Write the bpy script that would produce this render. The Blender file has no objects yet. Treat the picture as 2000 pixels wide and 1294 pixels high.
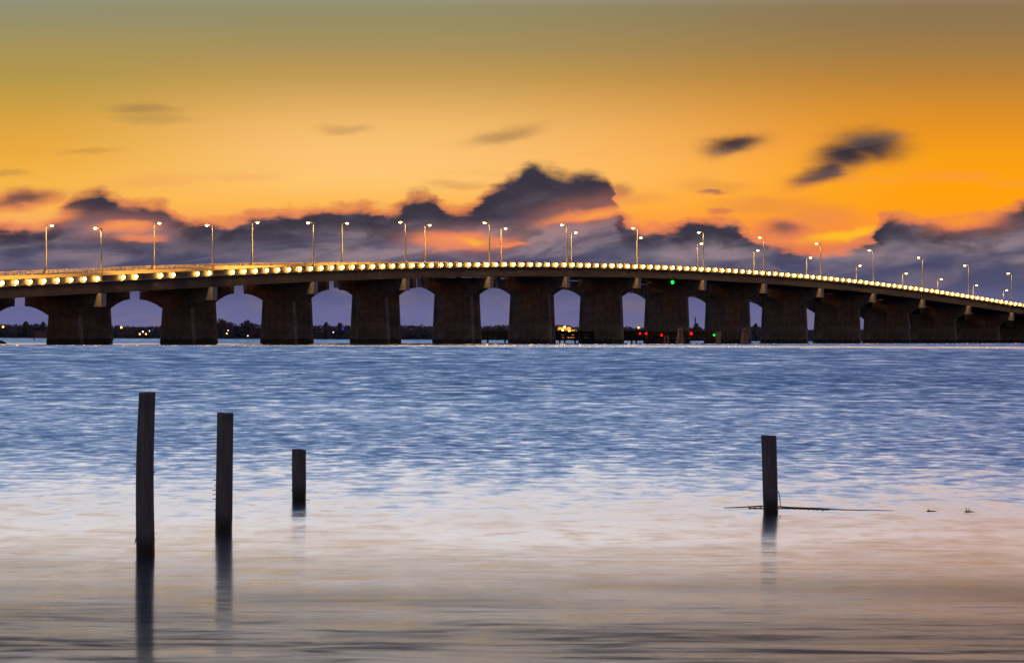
import bpy, bmesh, math, random
from mathutils import Vector, Matrix, noise as mnoise

random.seed(7)
scene = bpy.context.scene
COL = scene.collection

# ------------------------------------------------------------------ camera
F = 12000.0                       # focal length in photo pixels (2000 wide): a long lens
CAM = Vector((0, 0, 2.0))
ROT = Matrix.Rotation(math.radians(90) + 6.5 / F, 3, 'X') @ Matrix.Rotation(0.0035, 3, 'Z')
cam_d = bpy.data.cameras.new('camera')
cam_d.sensor_width = 36.0
cam_d.lens = 36.0 * F / 2000.0
cam_d.clip_start = 1.0
cam_d.clip_end = 60000.0
cam = bpy.data.objects.new('camera', cam_d)
cam.location = CAM
cam.rotation_euler = ROT.to_euler()
COL.objects.link(cam)
scene.camera = cam

def at(x, y, depth):
    """world point seen at photo pixel (x, y) at a given distance along +Y"""
    d = ROT @ Vector(((x - 1000) / F, (647 - y) / F, -1))
    return CAM + d * (depth / d.y)

def lin(r, g, b, k=1.0):
    def f(v):
        v /= 255.0
        return v / 12.92 if v <= 0.04045 else ((v + 0.055) / 1.055) ** 2.4
    return (f(r) * k, f(g) * k, f(b) * k, 1.0)

# ------------------------------------------------------------------ colour management
scene.view_settings.view_transform = 'Standard'
scene.view_settings.look = 'None'
scene.view_settings.exposure = 0.0
scene.view_settings.gamma = 1.0
scene.view_settings.use_curve_mapping = False
scene.cycles.use_denoising = True
scene.cycles.max_bounces = 5
scene.cycles.diffuse_bounces = 2
scene.cycles.glossy_bounces = 3
scene.cycles.sample_clamp_indirect = 6.0
scene.cycles.sample_clamp_direct = 14.0
scene.cycles.caustics_reflective = False
scene.cycles.caustics_refractive = False

# ------------------------------------------------------------------ node helper
class NT:
    def __init__(self, tree):
        self.t = tree; self.n = tree.nodes; self.l = tree.links
    def new(self, typ): return self.n.new(typ)
    def put(self, sock, v):
        if hasattr(v, 'is_output'): self.l.new(v, sock)
        else: sock.default_value = v
    def m(self, op, a, b=0.0, c=None, clamp=False):
        n = self.n.new('ShaderNodeMath'); n.operation = op; n.use_clamp = clamp
        self.put(n.inputs[0], a); self.put(n.inputs[1], b)
        if c is not None: self.put(n.inputs[2], c)
        return n.outputs[0]
    def add(self, a, b): return self.m('ADD', a, b)
    def sub(self, a, b): return self.m('SUBTRACT', a, b)
    def mul(self, a, b): return self.m('MULTIPLY', a, b)
    def mr(self, v, a, b, c=0.0, d=1.0, kind='SMOOTHSTEP'):
        n = self.n.new('ShaderNodeMapRange'); n.interpolation_type = kind; n.clamp = True
        self.put(n.inputs[0], v)
        for i, q in enumerate((a, b, c, d)): self.put(n.inputs[i + 1], q)
        return n.outputs[0]
    def comb(self, x, y, z=0.0):
        n = self.n.new('ShaderNodeCombineXYZ')
        for i, q in enumerate((x, y, z)): self.put(n.inputs[i], q)
        return n.outputs[0]
    def sep(self, v):
        n = self.n.new('ShaderNodeSeparateXYZ'); self.put(n.inputs[0], v); return n.outputs
    def noise(self, vec, scale=1.0, detail=4.0, rough=0.55, dist=0.0):
        n = self.n.new('ShaderNodeTexNoise')
        self.put(n.inputs['Vector'], vec); n.inputs['Scale'].default_value = scale
        n.inputs['Detail'].default_value = detail; n.inputs['Roughness'].default_value = rough
        n.inputs['Distortion'].default_value = dist
        return n.outputs['Fac']
    def vm(self, op, a, b=(0, 0, 0)):
        n = self.n.new('ShaderNodeVectorMath'); n.operation = op
        self.put(n.inputs[0], a); self.put(n.inputs[1], b)
        return n.outputs['Value'] if op in ('LENGTH', 'DOT_PRODUCT') else n.outputs[0]
    def ramp(self, v, stops, interp='LINEAR'):
        n = self.n.new('ShaderNodeValToRGB'); r = n.color_ramp; r.interpolation = interp
        while len(r.elements) < len(stops): r.elements.new(0.5)
        for e, (p, c) in zip(r.elements, stops): e.position = p; e.color = c
        self.put(n.inputs[0], v); return n.outputs[0]
    def mix(self, f, a, b, blend='MIX'):
        n = self.n.new('ShaderNodeMix'); n.data_type = 'RGBA'; n.blend_type = blend
        self.put(n.inputs[0], f); self.put(n.inputs[6], a); self.put(n.inputs[7], b)
        return n.outputs[2]
    def curve(self, v, pts):
        n = self.n.new('ShaderNodeFloatCurve'); c = n.mapping.curves[0]
        c.points[0].location = pts[0]; c.points[1].location = pts[-1]
        for p in pts[1:-1]: c.points.new(*p)
        n.mapping.update(); self.put(n.inputs['Value'], v); return n.outputs[0]

# ------------------------------------------------------------------ sky: dusk gradient and a low bank of cloud
def make_world():
    w = bpy.data.worlds.new('World'); scene.world = w; w.use_nodes = True
    N = NT(w.node_tree); N.n.clear()
    out = N.new('ShaderNodeOutputWorld'); bg = N.new('ShaderNodeBackground')
    N.l.new(bg.outputs[0], out.inputs[0])
    g = N.new('ShaderNodeTexCoord').outputs['Generated']
    dx, dy, dz = N.sep(g)
    hor = N.m('SQRT', N.add(N.mul(dx, dx), N.mul(dy, dy)))
    az = N.m('ARCTAN2', dx, dy)                       # 0 towards the bridge
    el = N.m('ARCTAN2', dz, hor)
    X = N.add(N.mul(az, F), 1000.0)                   # sky bearing, 12000 units per radian
    Y = N.sub(653.5, N.mul(el, F))                    # sky height, counted down from 653.5 at the horizon
    # clear sky
    def R(pairs): return [((653.5 - y) / 720.0, lin(*c)) for y, c in pairs]
    t = N.m('DIVIDE', N.sub(653.5, Y), 720.0)
    mid = N.ramp(t, R([(653, (96, 94, 132)), (560, (92, 88, 118)), (490, (235, 135, 105)), (440, (254, 158, 78)), (400, (255, 186, 86)),
                       (350, (255, 199, 114)), (300, (252, 195, 116)), (250, (243, 187, 109)), (200, (220, 171, 96)),
                       (150, (193, 154, 86)), (100, (170, 145, 90)), (50, (155, 141, 99)), (0, (143, 141, 108))]))
    rgt = N.ramp(t, R([(653, (96, 94, 132)), (560, (92, 88, 118)), (490, (240, 125, 60)), (440, (255, 150, 45)), (400, (255, 160, 18)),
                       (350, (255, 162, 12)), (300, (248, 158, 24)), (250, (232, 148, 34)), (200, (212, 140, 46)),
                       (150, (186, 130, 56)), (100, (164, 124, 68)), (50, (148, 119, 77)), (0, (138, 116, 84))]))
    lft = N.ramp(t, R([(653, (96, 94, 132)), (560, (92, 88, 118)), (490, (235, 140, 105)), (440, (250, 170, 95)), (400, (252, 186, 78)),
                       (350, (244, 180, 70)), (300, (234, 170, 62)), (250, (220, 164, 64)), (200, (198, 156, 68)),
                       (150, (178, 150, 76)), (100, (169, 147, 88)), (50, (153, 144, 104)), (0, (142, 142, 116))]))
    clear = N.mix(N.mr(X, 750, 1850), mid, rgt)
    clear = N.mix(N.mr(X, 0, 700, 1.0, 0.0), clear, lft)
    # faint long streaks in the clear part
    st = N.noise(N.comb(N.mul(X, 0.0022), N.mul(Y, 0.016)), 1.0, 4, 0.5)
    clear = N.mix(N.mul(N.mr(Y, 230, 420), N.mr(st, 0.52, 0.75, 0, 0.5)), clear, lin(236, 140, 92))
    # cloud bank whose upper edge follows the photo
    edge = [(-400, 425), (-60, 445), (30, 446), (100, 432), (122, 402), (180, 374), (225, 386), (265, 394), (312, 395), (345, 418), (400, 432), (455, 430),
            (495, 417), (540, 414), (580, 412), (640, 402), (700, 399), (745, 410), (780, 398), (802, 379), (832, 376), (855, 396), (885, 408),
            (915, 404), (942, 378), (985, 348), (1015, 334), (1040, 318), (1062, 330), (1100, 333), (1150, 336), (1185, 346), (1205, 400),
            (1232, 432), (1300, 442), (1338, 432), (1372, 422), (1425, 425), (1455, 446), (1485, 462), (1530, 474), (1590, 484), (1640, 478),
            (1695, 464), (1718, 428), (1740, 414), (1800, 421), (1840, 426), (1890, 414), (1935, 412), (1975, 398), (2030, 385), (2400, 420)]
    pts = [((x + 400) / 2800.0, (y - 250) / 300.0) for x, y in edge]
    wn = N.noise(N.comb(N.mul(X, 0.011), N.mul(Y, 0.021)), 1.0, 5, 0.55)
    wn2 = N.noise(N.comb(N.mul(X, 0.004), N.mul(Y, 0.03), 5.0), 1.0, 6, 0.6)
    wn3 = N.noise(N.comb(N.mul(X, 0.028), N.mul(Y, 0.06), 9.0), 1.0, 4, 0.6)
    ytop = N.add(N.mul(N.curve(N.m('DIVIDE', N.add(N.add(X, N.mul(N.sub(wn2, 0.5), 60)), 400), 2800.0), pts), 300.0), 250.0)
    d = N.add(N.sub(Y, ytop), N.add(N.mul(N.sub(wn, 0.5), 50), N.mul(N.sub(wn3, 0.5), 22)))
    bank = N.mr(d, -12, 20)
    P = N.comb(N.add(X, N.mul(N.sub(wn2, 0.5), 70)), N.add(Y, N.mul(N.sub(wn, 0.5), 34)))
    def blob(cx, cy, rx, ry, a=1.0, tilt=0.0):
        q = N.vm('SUBTRACT', P, (cx, cy, 0))
        if tilt:
            qs = N.sep(q); q = N.comb(qs[0], N.add(qs[1], N.mul(qs[0], tilt)))
        q = N.vm('MULTIPLY', q, (1.0 / rx, 1.0 / ry, 0))
        l2 = N.vm('DOT_PRODUCT', q, q)
        return N.mul(N.m('POWER', 2.718, N.mul(N.m('POWER', l2, 1.5), -0.7)), a)
    def blobs(lst):
        s = None
        for b in lst:
            v = blob(*b); s = v if s is None else N.m('MAXIMUM', s, v)
        return s
    holes = blobs([(246, 445, 46, 8, 0.85), (275, 466, 34, 7, 0.5), (905, 470, 68, 13, 1.0, -0.03), (992, 478, 24, 5, 0.8), (1160, 416, 70, 9, 0.9, 0.18),
                   (1885, 430, 52, 13, 0.95, 0.08), (60, 425, 60, 14, 0.9), (878, 384, 16, 10, 0.5)])
    bank = N.mul(bank, N.sub(1.0, holes))
    small = blobs([(1432, 279, 52, 17, 0.97, 0.12), (1700, 280, 66, 28, 1.0), (1655, 299, 62, 29, 1.0, 0.25), (1608, 334, 54, 19, 0.95, 0.3), (1385, 374, 22, 5, 0.7),
                   (985, 264, 62, 13, 0.42, 0.2), (670, 253, 42, 9, 0.28), (280, 219, 58, 10, 0.36), (300, 236, 66, 9, 0.22), (40, 394, 66, 15, 0.95, 0.12),
                   (1530, 444, 40, 15, 0.9), (1402, 408, 22, 6, 0.55), (1210, 375, 20, 12, 0.6), (1395, 362, 60, 12, 0.16), (1600, 420, 70, 20, 0.16),
                   (20, 342, 40, 6, 0.25), (180, 298, 50, 5, 0.2), (1500, 400, 90, 14, 0.15), (1230, 385, 60, 10, .12), (900, 362, 50, 7, .2)])
    cover = N.m('MAXIMUM', bank, small)
    ctone = N.ramp(t, R([(653, (106, 107, 152)), (600, (100, 100, 144)), (575, (90, 90, 128)), (550, (80, 80, 112)), (515, (76, 76, 106)), (480, (92, 87, 106)), (445, (84, 77, 92)),
                         (400, (64, 58, 70)), (340, (60, 53, 64)), (280, (58, 46, 48)), (210, (120, 98, 70))]))
    s1 = N.noise(N.comb(N.mul(N.add(X, N.mul(Y, 0.9)), 0.0042), N.mul(N.add(Y, N.mul(X, 0.10)), 0.022), 2.0), 1.0, 5, 0.5, 0.6)
    band = N.mul(N.mr(Y, 415, 460), N.mr(Y, 500, 545, 1.0, 0.0))
    ctone = N.mix(N.mul(N.mr(s1, 0.44, 0.68), N.add(0.16, N.mul(band, 0.72))), ctone, lin(150, 130, 138))
    ctone = N.mix(N.mul(N.mr(s1, 0.34, 0.5, 1.0, 0.0), N.mr(Y, 540, 480, 0, 0.55)), ctone, lin(62, 57, 72))
    bil = N.noise(N.comb(N.mul(X, 0.0075), N.mul(Y, 0.020), 4.0), 1.0, 5, 0.55, 0.4)
    ctone = N.mix(N.mul(N.mr(bil, 0.48, 0.66), N.mr(Y, 400, 450, 0.10, 0.5)), ctone, lin(124, 110, 122))
    ctone = N.mix(N.mul(N.mr(bil, 0.47, 0.34), N.mr(Y, 530, 470, 0.0, 0.6)), ctone, lin(54, 50, 62))
    crest = N.mul(N.mul(N.mr(d, 2, 16), N.mr(d, 30, 75, 1.0, 0.0)), N.mr(wn, 0.36, 0.56, 0.25, 0.95))
    ctone = N.mix(N.mul(crest, N.mr(Y, 500, 470)), ctone, lin(58, 53, 66))
    hot = blobs([(1655, 457, 75, 10, 1.0, 0.12), (940, 471, 26, 7, 0.8)])
    clear = N.mix(hot, clear, lin(255, 190, 40))
    glowm = N.mul(blobs([(246, 445, 90, 26, 1.0), (905, 470, 110, 26, 1.0), (1150, 415, 120, 30, 1.0, 0.18), (1885, 430, 90, 26, 0.9), (60, 425, 100, 26, 0.7)]), 0.34)
    ctone = N.mix(glowm, ctone, lin(226, 140, 118))
    low = N.mix(cover, clear, ctone)
    rim = N.mul(N.mul(cover, N.sub(1.0, cover)), N.mr(Y, 330, 420))
    low = N.mix(N.m('MULTIPLY', rim, 2.2, clamp=True), low, lin(248, 134, 82))
    # above the frame: pale, then blue
    ed = N.mul(el, 180 / math.pi)
    up = N.ramp(N.m('DIVIDE', ed, 90.0), [(3.0 / 90, lin(145, 143, 112)), (3.5 / 90, (0.86, 0.73, 0.68, 1)), (4.1 / 90, (1.28, 1.08, 1.02, 1)), (5.2 / 90, (1.52, 1.36, 1.32, 1)), (7.5 / 90, (1.12, 1.12, 1.20, 1)),
                                          (13 / 90, (0.48, 0.67, 1.08, 1)), (20 / 90, (0.21, 0.36, 0.76, 1)), (30 / 90, (0.10, 0.21, 0.48, 1)), (45 / 90, (0.06, 0.13, 0.30, 1)), (1.0, (0.04, 0.07, 0.16, 1))])
    up = N.mix(N.mul(N.mr(X, 900, 2100), N.mr(ed, 7.5, 5.0)), up, N.mix(1.0, up, (0.92, 0.70, 0.58, 1), 'MULTIPLY'))
    up = N.mix(N.mul(N.mr(X, 1000, 2300), N.mr(ed, 5.0, 9.0)), up, N.mix(1.0, up, (0.78, 0.70, 0.78, 1), 'MULTIPLY'))
    sky = N.mix(N.mr(ed, 3.0, 3.4), low, up)
    front = N.mr(N.m('DIVIDE', dy, N.m('MAXIMUM', hor, 0.001)), 0.55, 0.975, 0.27, 1.0)
    front = N.add(front, N.mul(N.sub(1.0, front), N.mr(ed, 35, 80)))
    warm = N.mr(front, 0.3, 0.8, 1.0, 0.0)
    sky = N.mix(N.mul(warm, 0.85), sky, N.mix(1.0, sky, (1.16, 0.94, 0.80, 1), 'MULTIPLY'))
    sky = N.vm('MULTIPLY', sky, N.comb(front, front, front))
    # below the horizon: dark water tone
    sky = N.mix(N.mr(el, -0.004, -0.0002), lin(60, 66, 92), sky)
    N.put(bg.inputs[0], sky); bg.inputs[1].default_value = 1.0
make_world()

# the sun has just gone down beyond the right edge of the picture: only a broad weak warm remainder
sun_d = bpy.data.lights.new('sun', 'SUN'); sun_d.energy = 0.12; sun_d.angle = math.radians(12); sun_d.color = (1.0, 0.55, 0.25)
sun = bpy.data.objects.new('sun', sun_d); COL.objects.link(sun)
sun.rotation_euler = Vector((math.sin(math.radians(14)), math.cos(math.radians(14)), math.tan(math.radians(2.0)))).to_track_quat('Z', 'Y').to_euler()

# ------------------------------------------------------------------ helpers
def tag(o, label=None, cat=None, group=None, kind=None):
    if label: o['label'] = label
    if cat: o['category'] = cat
    if group: o['group'] = group
    if kind: o['kind'] = kind
    return o

def empty(name, loc, rz=0.0):
    o = bpy.data.objects.new(name, None); o.location = loc; o.rotation_euler = (0, 0, rz)
    o.empty_display_size = 0.3; COL.objects.link(o); return o

def obj(name, bm, m, parent=None, loc=(0, 0, 0), rz=0.0, smooth=False):
    bmesh.ops.recalc_face_normals(bm, faces=bm.faces)
    me = bpy.data.meshes.new(name); bm.to_mesh(me); bm.free()
    if smooth:
        for p in me.polygons: p.use_smooth = True
    me.materials.append(m)
    o = bpy.data.objects.new(name, me); o.location = loc; o.rotation_euler = (0, 0, rz)
    if parent: o.parent = parent
    COL.objects.link(o); return o

def copy_tree(o, parent=None):
    c = o.copy(); COL.objects.link(c)
    if parent: c.parent = parent
    for ch in list(o.children): copy_tree(ch, c)
    return c

def box(bm, x0, x1, y0, y1, z0, z1):
    v = [bm.verts.new(p) for p in ((x0, y0, z0), (x1, y0, z0), (x1, y1, z0), (x0, y1, z0), (x0, y0, z1), (x1, y0, z1), (x1, y1, z1), (x0, y1, z1))]
    for f in ((0, 3, 2, 1), (4, 5, 6, 7), (0, 1, 5, 4), (1, 2, 6, 5), (2, 3, 7, 6), (3, 0, 4, 7)): bm.faces.new([v[i] for i in f])

def tube(bm, pts, rads, seg=8, caps=True):
    pts = [Vector(p) for p in pts]; rings = []
    for i, p in enumerate(pts):
        d = (pts[min(i + 1, len(pts) - 1)] - pts[max(i - 1, 0)]).normalized()
        a = d.cross(Vector((0, 0, 1)) if abs(d.z) < 0.9 else Vector((0, 1, 0))).normalized(); b = d.cross(a)
        r = rads[i] if isinstance(rads, (list, tuple)) else rads
        rings.append([bm.verts.new(p + (a * math.cos(q) + b * math.sin(q)) * r) for q in [2 * math.pi * j / seg for j in range(seg)]])
    for r0, r1 in zip(rings, rings[1:]):
        for j in range(seg): bm.faces.new((r0[j], r0[(j + 1) % seg], r1[(j + 1) % seg], r1[j]))
    if caps: bm.faces.new(rings[0][::-1]); bm.faces.new(rings[-1])

def ball(bm, c, rx, ry=None, rz=None, u=12, v=8):
    ry = ry or rx; rz = rz or rx
    bmesh.ops.create_uvsphere(bm, u_segments=u, v_segments=v, radius=1.0, matrix=Matrix.Translation(c) @ Matrix.Diagonal((rx, ry, rz, 1)))

def mat(name, build):
    m = bpy.data.materials.new(name); m.use_nodes = True
    N = NT(m.node_tree); N.n.clear()
    out = N.new('ShaderNodeOutputMaterial'); N.l.new(build(N), out.inputs[0]); return m

def principled(N, col, rough=0.8, normal=None, metal=0.0, ior=None):
    b = N.new('ShaderNodeBsdfPrincipled')
    N.put(b.inputs['Base Color'], col); N.put(b.inputs['Roughness'], rough); b.inputs['Metallic'].default_value = metal
    if ior: b.inputs['IOR'].default_value = ior
    if normal is not None: N.l.new(normal, b.inputs['Normal'])
    return b.outputs[0]

def bump(N, h, strength=0.4, dist=0.02):
    b = N.new('ShaderNodeBump'); b.inputs['Strength'].default_value = strength; b.inputs['Distance'].default_value = dist
    N.put(b.inputs['Height'], h); return b.outputs[0]

def concrete(c0, c1, streak=0.35):
    def f(N):
        p = N.new('ShaderNodeTexCoord').outputs['Object']
        n = N.noise(p, 0.35, 6, 0.6); n2 = N.noise(N.vm('MULTIPLY', p, (1.6, 1.6, 0.12)), 1.0, 5, 0.6)
        c = N.mix(n, c0, c1)
        c = N.mix(N.mr(n2, 0.5, 0.75, 0, streak), c, (c0[0] * 0.35, c0[1] * 0.33, c0[2] * 0.32, 1))
        return principled(N, c, 0.9, bump(N, N.noise(p, 6, 4), 0.3, 0.02))
    return f
def pier_concrete(N):
    p = N.new('ShaderNodeTexCoord').outputs['Object']; z = N.sep(p)[2]
    n = N.noise(p, 0.5, 7, 0.65); n2 = N.noise(N.vm('MULTIPLY', p, (1.3, 1.3, 0.10)), 1.0, 6, 0.62)
    c = N.mix(N.mr(n, 0.3, 0.7), (0.20, 0.155, 0.128, 1), (0.42, 0.335, 0.28, 1))
    c = N.mix(N.mr(n2, 0.48, 0.72, 0, 0.55), c, (0.09, 0.07, 0.058, 1))
    j = N.m('ABSOLUTE', N.sub(N.m('FRACT', N.mul(z, 0.42)), 0.5))
    c = N.mix(N.mr(j, 0.47, 0.495, 0, 0.55), c, (0.08, 0.065, 0.055, 1))
    tide = N.mr(N.add(z, N.mul(N.sub(n, 0.5), 0.8)), 0.7, 1.3, 1.0, 0.0)
    c = N.mix(N.mul(tide, 0.8), c, (0.05, 0.045, 0.032, 1))
    return principled(N, c, 0.9, bump(N, N.noise(p, 6, 4), 0.3, 0.02))
def plain(col, rough=0.7, metal=0.0, var=0.3, sc=3.0):
    def f(N):
        p = N.new('ShaderNodeTexCoord').outputs['Object']
        c = N.mix(N.mul(N.noise(p, sc, 4), var), (*col, 1), (col[0] * 0.3, col[1] * 0.3, col[2] * 0.3, 1))
        return principled(N, c, rough, None, metal)
    return f
def glow(col, s):
    def f(N):
        e = N.new('ShaderNodeEmission'); e.inputs[0].default_value = (*col, 1); e.inputs[1].default_value = s; return e.outputs[0]
    return f
def timber(N):
    p = N.new('ShaderNodeTexCoord').outputs['Object']
    g = N.noise(N.vm('MULTIPLY', p, (60, 60, 2.2)), 1.0, 5, 0.6, 0.4)
    b = N.noise(N.vm('MULTIPLY', p, (6, 6, 2.5)), 1.0, 4)
    c = N.ramp(g, [(0.25, (0.12, 0.10, 0.088, 1)), (0.55, (0.33, 0.28, 0.25, 1)), (0.8, (0.48, 0.42, 0.38, 1))])
    c = N.mix(N.mr(b, 0.45, 0.75, 0, 0.6), c, (0.10, 0.085, 0.075, 1))
    wet = N.mr(N.add(N.sep(p)[2], N.mul(N.sub(b, 0.5), 0.12)), 0.05, 0.22, 1.0, 0.0)
    c = N.mix(wet, c, (0.018, 0.015, 0.014, 1))
    return principled(N, c, N.mr(wet, 0, 1, 0.85, 0.35), bump(N, g, 0.7, 0.006))
def old_timber(c0, c1):
    def f(N):
        p = N.new('ShaderNodeTexCoord').outputs['Object']
        return principled(N, N.mix(N.noise(N.vm('MULTIPLY', p, (3, 3, .6)), 1.0, 5), c0, c1), 0.9)
    return f

M = {
    'concrete': mat('weathered_concrete', pier_concrete),
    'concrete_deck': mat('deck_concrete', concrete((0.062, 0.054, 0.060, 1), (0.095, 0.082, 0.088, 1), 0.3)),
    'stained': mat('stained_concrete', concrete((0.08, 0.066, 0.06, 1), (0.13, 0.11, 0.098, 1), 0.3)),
    'lit_patch': mat('lit_patch_concrete', concrete((0.52, 0.46, 0.40, 1), (0.62, 0.55, 0.48, 1), 0.12)),  # pale tone stands for globe light falling on the cap ends
    'parapet': mat('pale_concrete', concrete((0.40, 0.36, 0.30, 1), (0.52, 0.47, 0.40, 1), 0.2)),
    'asphalt': mat('asphalt', plain((0.05, 0.05, 0.05), 0.9)),
    'galv': mat('galvanised_steel', plain((0.45, 0.44, 0.42), 0.45, 0.6, 0.3, 2.0)),
    'rail': mat('rail_steel', plain((0.30, 0.26, 0.23), 0.5, 0.3)),
    'dark_metal': mat('dark_metal', plain((0.05, 0.045, 0.045), 0.5, 0.3)),
    'lens': mat('lit_lamp_lens', glow((1.0, 0.56, 0.14), 600.0)),
    'post': mat('weathered_post_wood', timber),
    'fender': mat('fender_timber', old_timber((0.035, 0.024, 0.018, 1), (0.09, 0.06, 0.042, 1))),
    'pile': mat('pale_pile_timber', old_timber((0.30, 0.22, 0.16, 1), (0.62, 0.47, 0.35, 1))),
    'rust': mat('rusty_iron', plain((0.11, 0.08, 0.062), 0.8, 0.0, 0.6, 40)),
}

# ------------------------------------------------------------------ water, shore
def water(N):
    p = N.new('ShaderNodeNewGeometry').outputs['Position']
    x, y, z = N.sep(p)
    # ripples: real world sizes, stretched along the wind
    n1 = N.noise(N.vm('MULTIPLY', p, (2.5, 0.70, 1)), 1.0, 7, 0.62, 0.3)
    n2 = N.noise(N.vm('MULTIPLY', N.vm('ADD', p, (31, 7, 0)), (0.85, 0.17, 1)), 1.0, 7, 0.64, 0.3)
    n3 = N.noise(N.vm('MULTIPLY', N.vm('ADD', p, (3, 91, 0)), (0.32, 0.046, 1)), 1.0, 6, 0.64)
    n6 = N.noise(N.vm('MULTIPLY', N.vm('ADD', p, (3, 191, 0)), (0.02, 0.006, 1)), 1.0, 4, 0.6)
    n4 = N.noise(N.vm('MULTIPLY', N.vm('ADD', p, (13, 19, 0)), (5.0, 2.6, 1)), 1.0, 4, 0.6, 0.3)
    n7 = N.noise(N.vm('MULTIPLY', N.vm('ADD', p, (7, 23, 0)), (1.1, 1.7, 1)), 1.0, 6, 0.58, 0.5)
    n8 = N.noise(N.vm('MULTIPLY', N.vm('ADD', p, (47, 3, 0)), (0.18, 0.22, 1)), 1.0, 3, 0.5)
    n5 = N.noise(N.vm('MULTIPLY', N.vm('ADD', p, (5, 3, 0)), (9.0, 7.0, 1)), 1.0, 3, 0.6)
    chop = N.mul(N.mr(N.add(y, N.mul(N.sub(n2, 0.5), 50)), 54, 116), N.mr(N.add(y, N.mul(N.sub(n3, .5), 30)), 1005, 1050, 1.0, 0.0))
    chop = N.m('MAXIMUM', chop, N.mr(y, 1175, 1260))
    wa = N.mr(y, 80, 220, 1.0, 0.0); wc = N.mr(y, 220, 520); wb = N.sub(N.sub(1.0, wa), wc)
    mixn = N.add(N.add(N.mul(n1, N.add(0.20, N.mul(wa, 0.46))), N.mul(n2, N.add(0.12, N.mul(wb, 0.46)))), N.add(N.mul(n3, N.add(0.08, N.mul(wc, 0.46))), N.mul(n6, 0.14)))
    steep = N.mul(N.mr(mixn, 0.40, 0.60, 0.054, 0.218, 'LINEAR'), N.mr(y, 80, 300, 0.85, 1.15))
    base = N.add(N.mr(y, 40, 76, 0.008, 0.018, 'LINEAR'), N.mr(y, 500, 800, 0.0, -0.018))
    calm = N.add(N.add(base, N.mul(N.sub(N.add(N.mul(n1, N.mr(y, 45, 70, 0.1, 0.7)), N.mul(n7, N.mr(y, 45, 70, 0.9, 0.3))), 0.5), N.mr(y, 42, 70, 0.075, 0.10))), N.mul(N.sub(n5, 0.5), 0.012))
    s = N.m('MAXIMUM', N.add(N.mul(steep, chop), N.mul(calm, N.sub(1.0, chop))), 0.0)
    sx = N.mul(N.sub(n4, 0.5), N.add(0.02, N.mul(chop, 0.1)))
    nrm = N.vm('NORMALIZE', N.comb(sx, N.mul(s, -1.0), 1.0))
    b = N.new('ShaderNodeBsdfPrincipled')
    N.put(b.inputs['Base Color'], N.mix(N.mr(y, 55, 100), (0.03, 0.038, 0.042, 1), (0.022, 0.045, 0.095, 1)))
    b.inputs['IOR'].default_value = 1.33
    N.put(b.inputs['Roughness'], N.add(N.mr(y, 40, 75, 0.10, 0.16), N.mul(chop, -0.06)))
    N.l.new(nrm, b.inputs['Normal'])
    dfac = N.mul(N.mr(N.add(N.mul(n7, 0.6), N.mul(n8, 0.4)), 0.36, 0.63, 0.42, 1.0), N.mr(y, 39.0, 63, 0.94, 0.04))
    df = N.new('ShaderNodeBsdfDiffuse'); df.inputs[0].default_value = (0.055, 0.060, 0.078, 1)
    ms = N.new('ShaderNodeMixShader'); N.put(ms.inputs[0], dfac); N.l.new(b.outputs[0], ms.inputs[1]); N.l.new(df.outputs[0], ms.inputs[2])
    return ms.outputs[0]
M['water'] = mat('water', water)
bm = bmesh.new()
vs = [bm.verts.new(q) for q in ((-9000, -40, 0), (9000, -40, 0), (9000, 20000, 0), (-9000, 20000, 0))]
bm.faces.new(vs)
tag(obj('water', bm, M['water']), kind='structure')

# ------------------------------------------------------------------ bridges
PITCH = 60.0
PHI = math.radians(16.8)
BX, BY = -74.48, 19.35 * PITCH * math.cos(PHI)
RZ = math.pi / 2 - PHI                         # local +X runs along the bridge, +Y across it, away from the viewer
BMAT = Matrix.Translation((BX, BY, 0)) @ Matrix.Rotation(RZ, 4, 'Z')
def bw(k, t, z): return BMAT @ Vector((k * PITCH, t, z))
def elev(k):                                   # height of the light string: a long crest curve between straight ramps
    q = lambda a: 11.66 + 2.047 * a - 0.1567 * a * a
    if k < 1.43: return q(1.43) + 1.60 * (k - 1.43)
    if k > 11.8: return q(11.8) - 1.65 * (k - 11.8)
    return q(k)
K0, K1 = -2.0, 17.0
def sweep(bm, prof, k0=K0, k1=K1, step=0.125):
    n = int(round((k1 - k0) / step)); rings = []
    for i in range(n + 1):
        k = k0 + (k1 - k0) * i / n; e = elev(k)
        rings.append([bm.verts.new((k * PITCH, t, e + dz)) for t, dz in prof])
    m_ = len(prof)
    for a, b in zip(rings, rings[1:]):
        for j in range(m_): bm.faces.new((a[j], a[(j + 1) % m_], b[(j + 1) % m_], b[j]))
    bm.faces.new(rings[0]); bm.faces.new(rings[-1][::-1])
def rect(t0, t1, z0, z1): return [(t0, z0), (t1, z0), (t1, z1), (t0, z1)]

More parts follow.
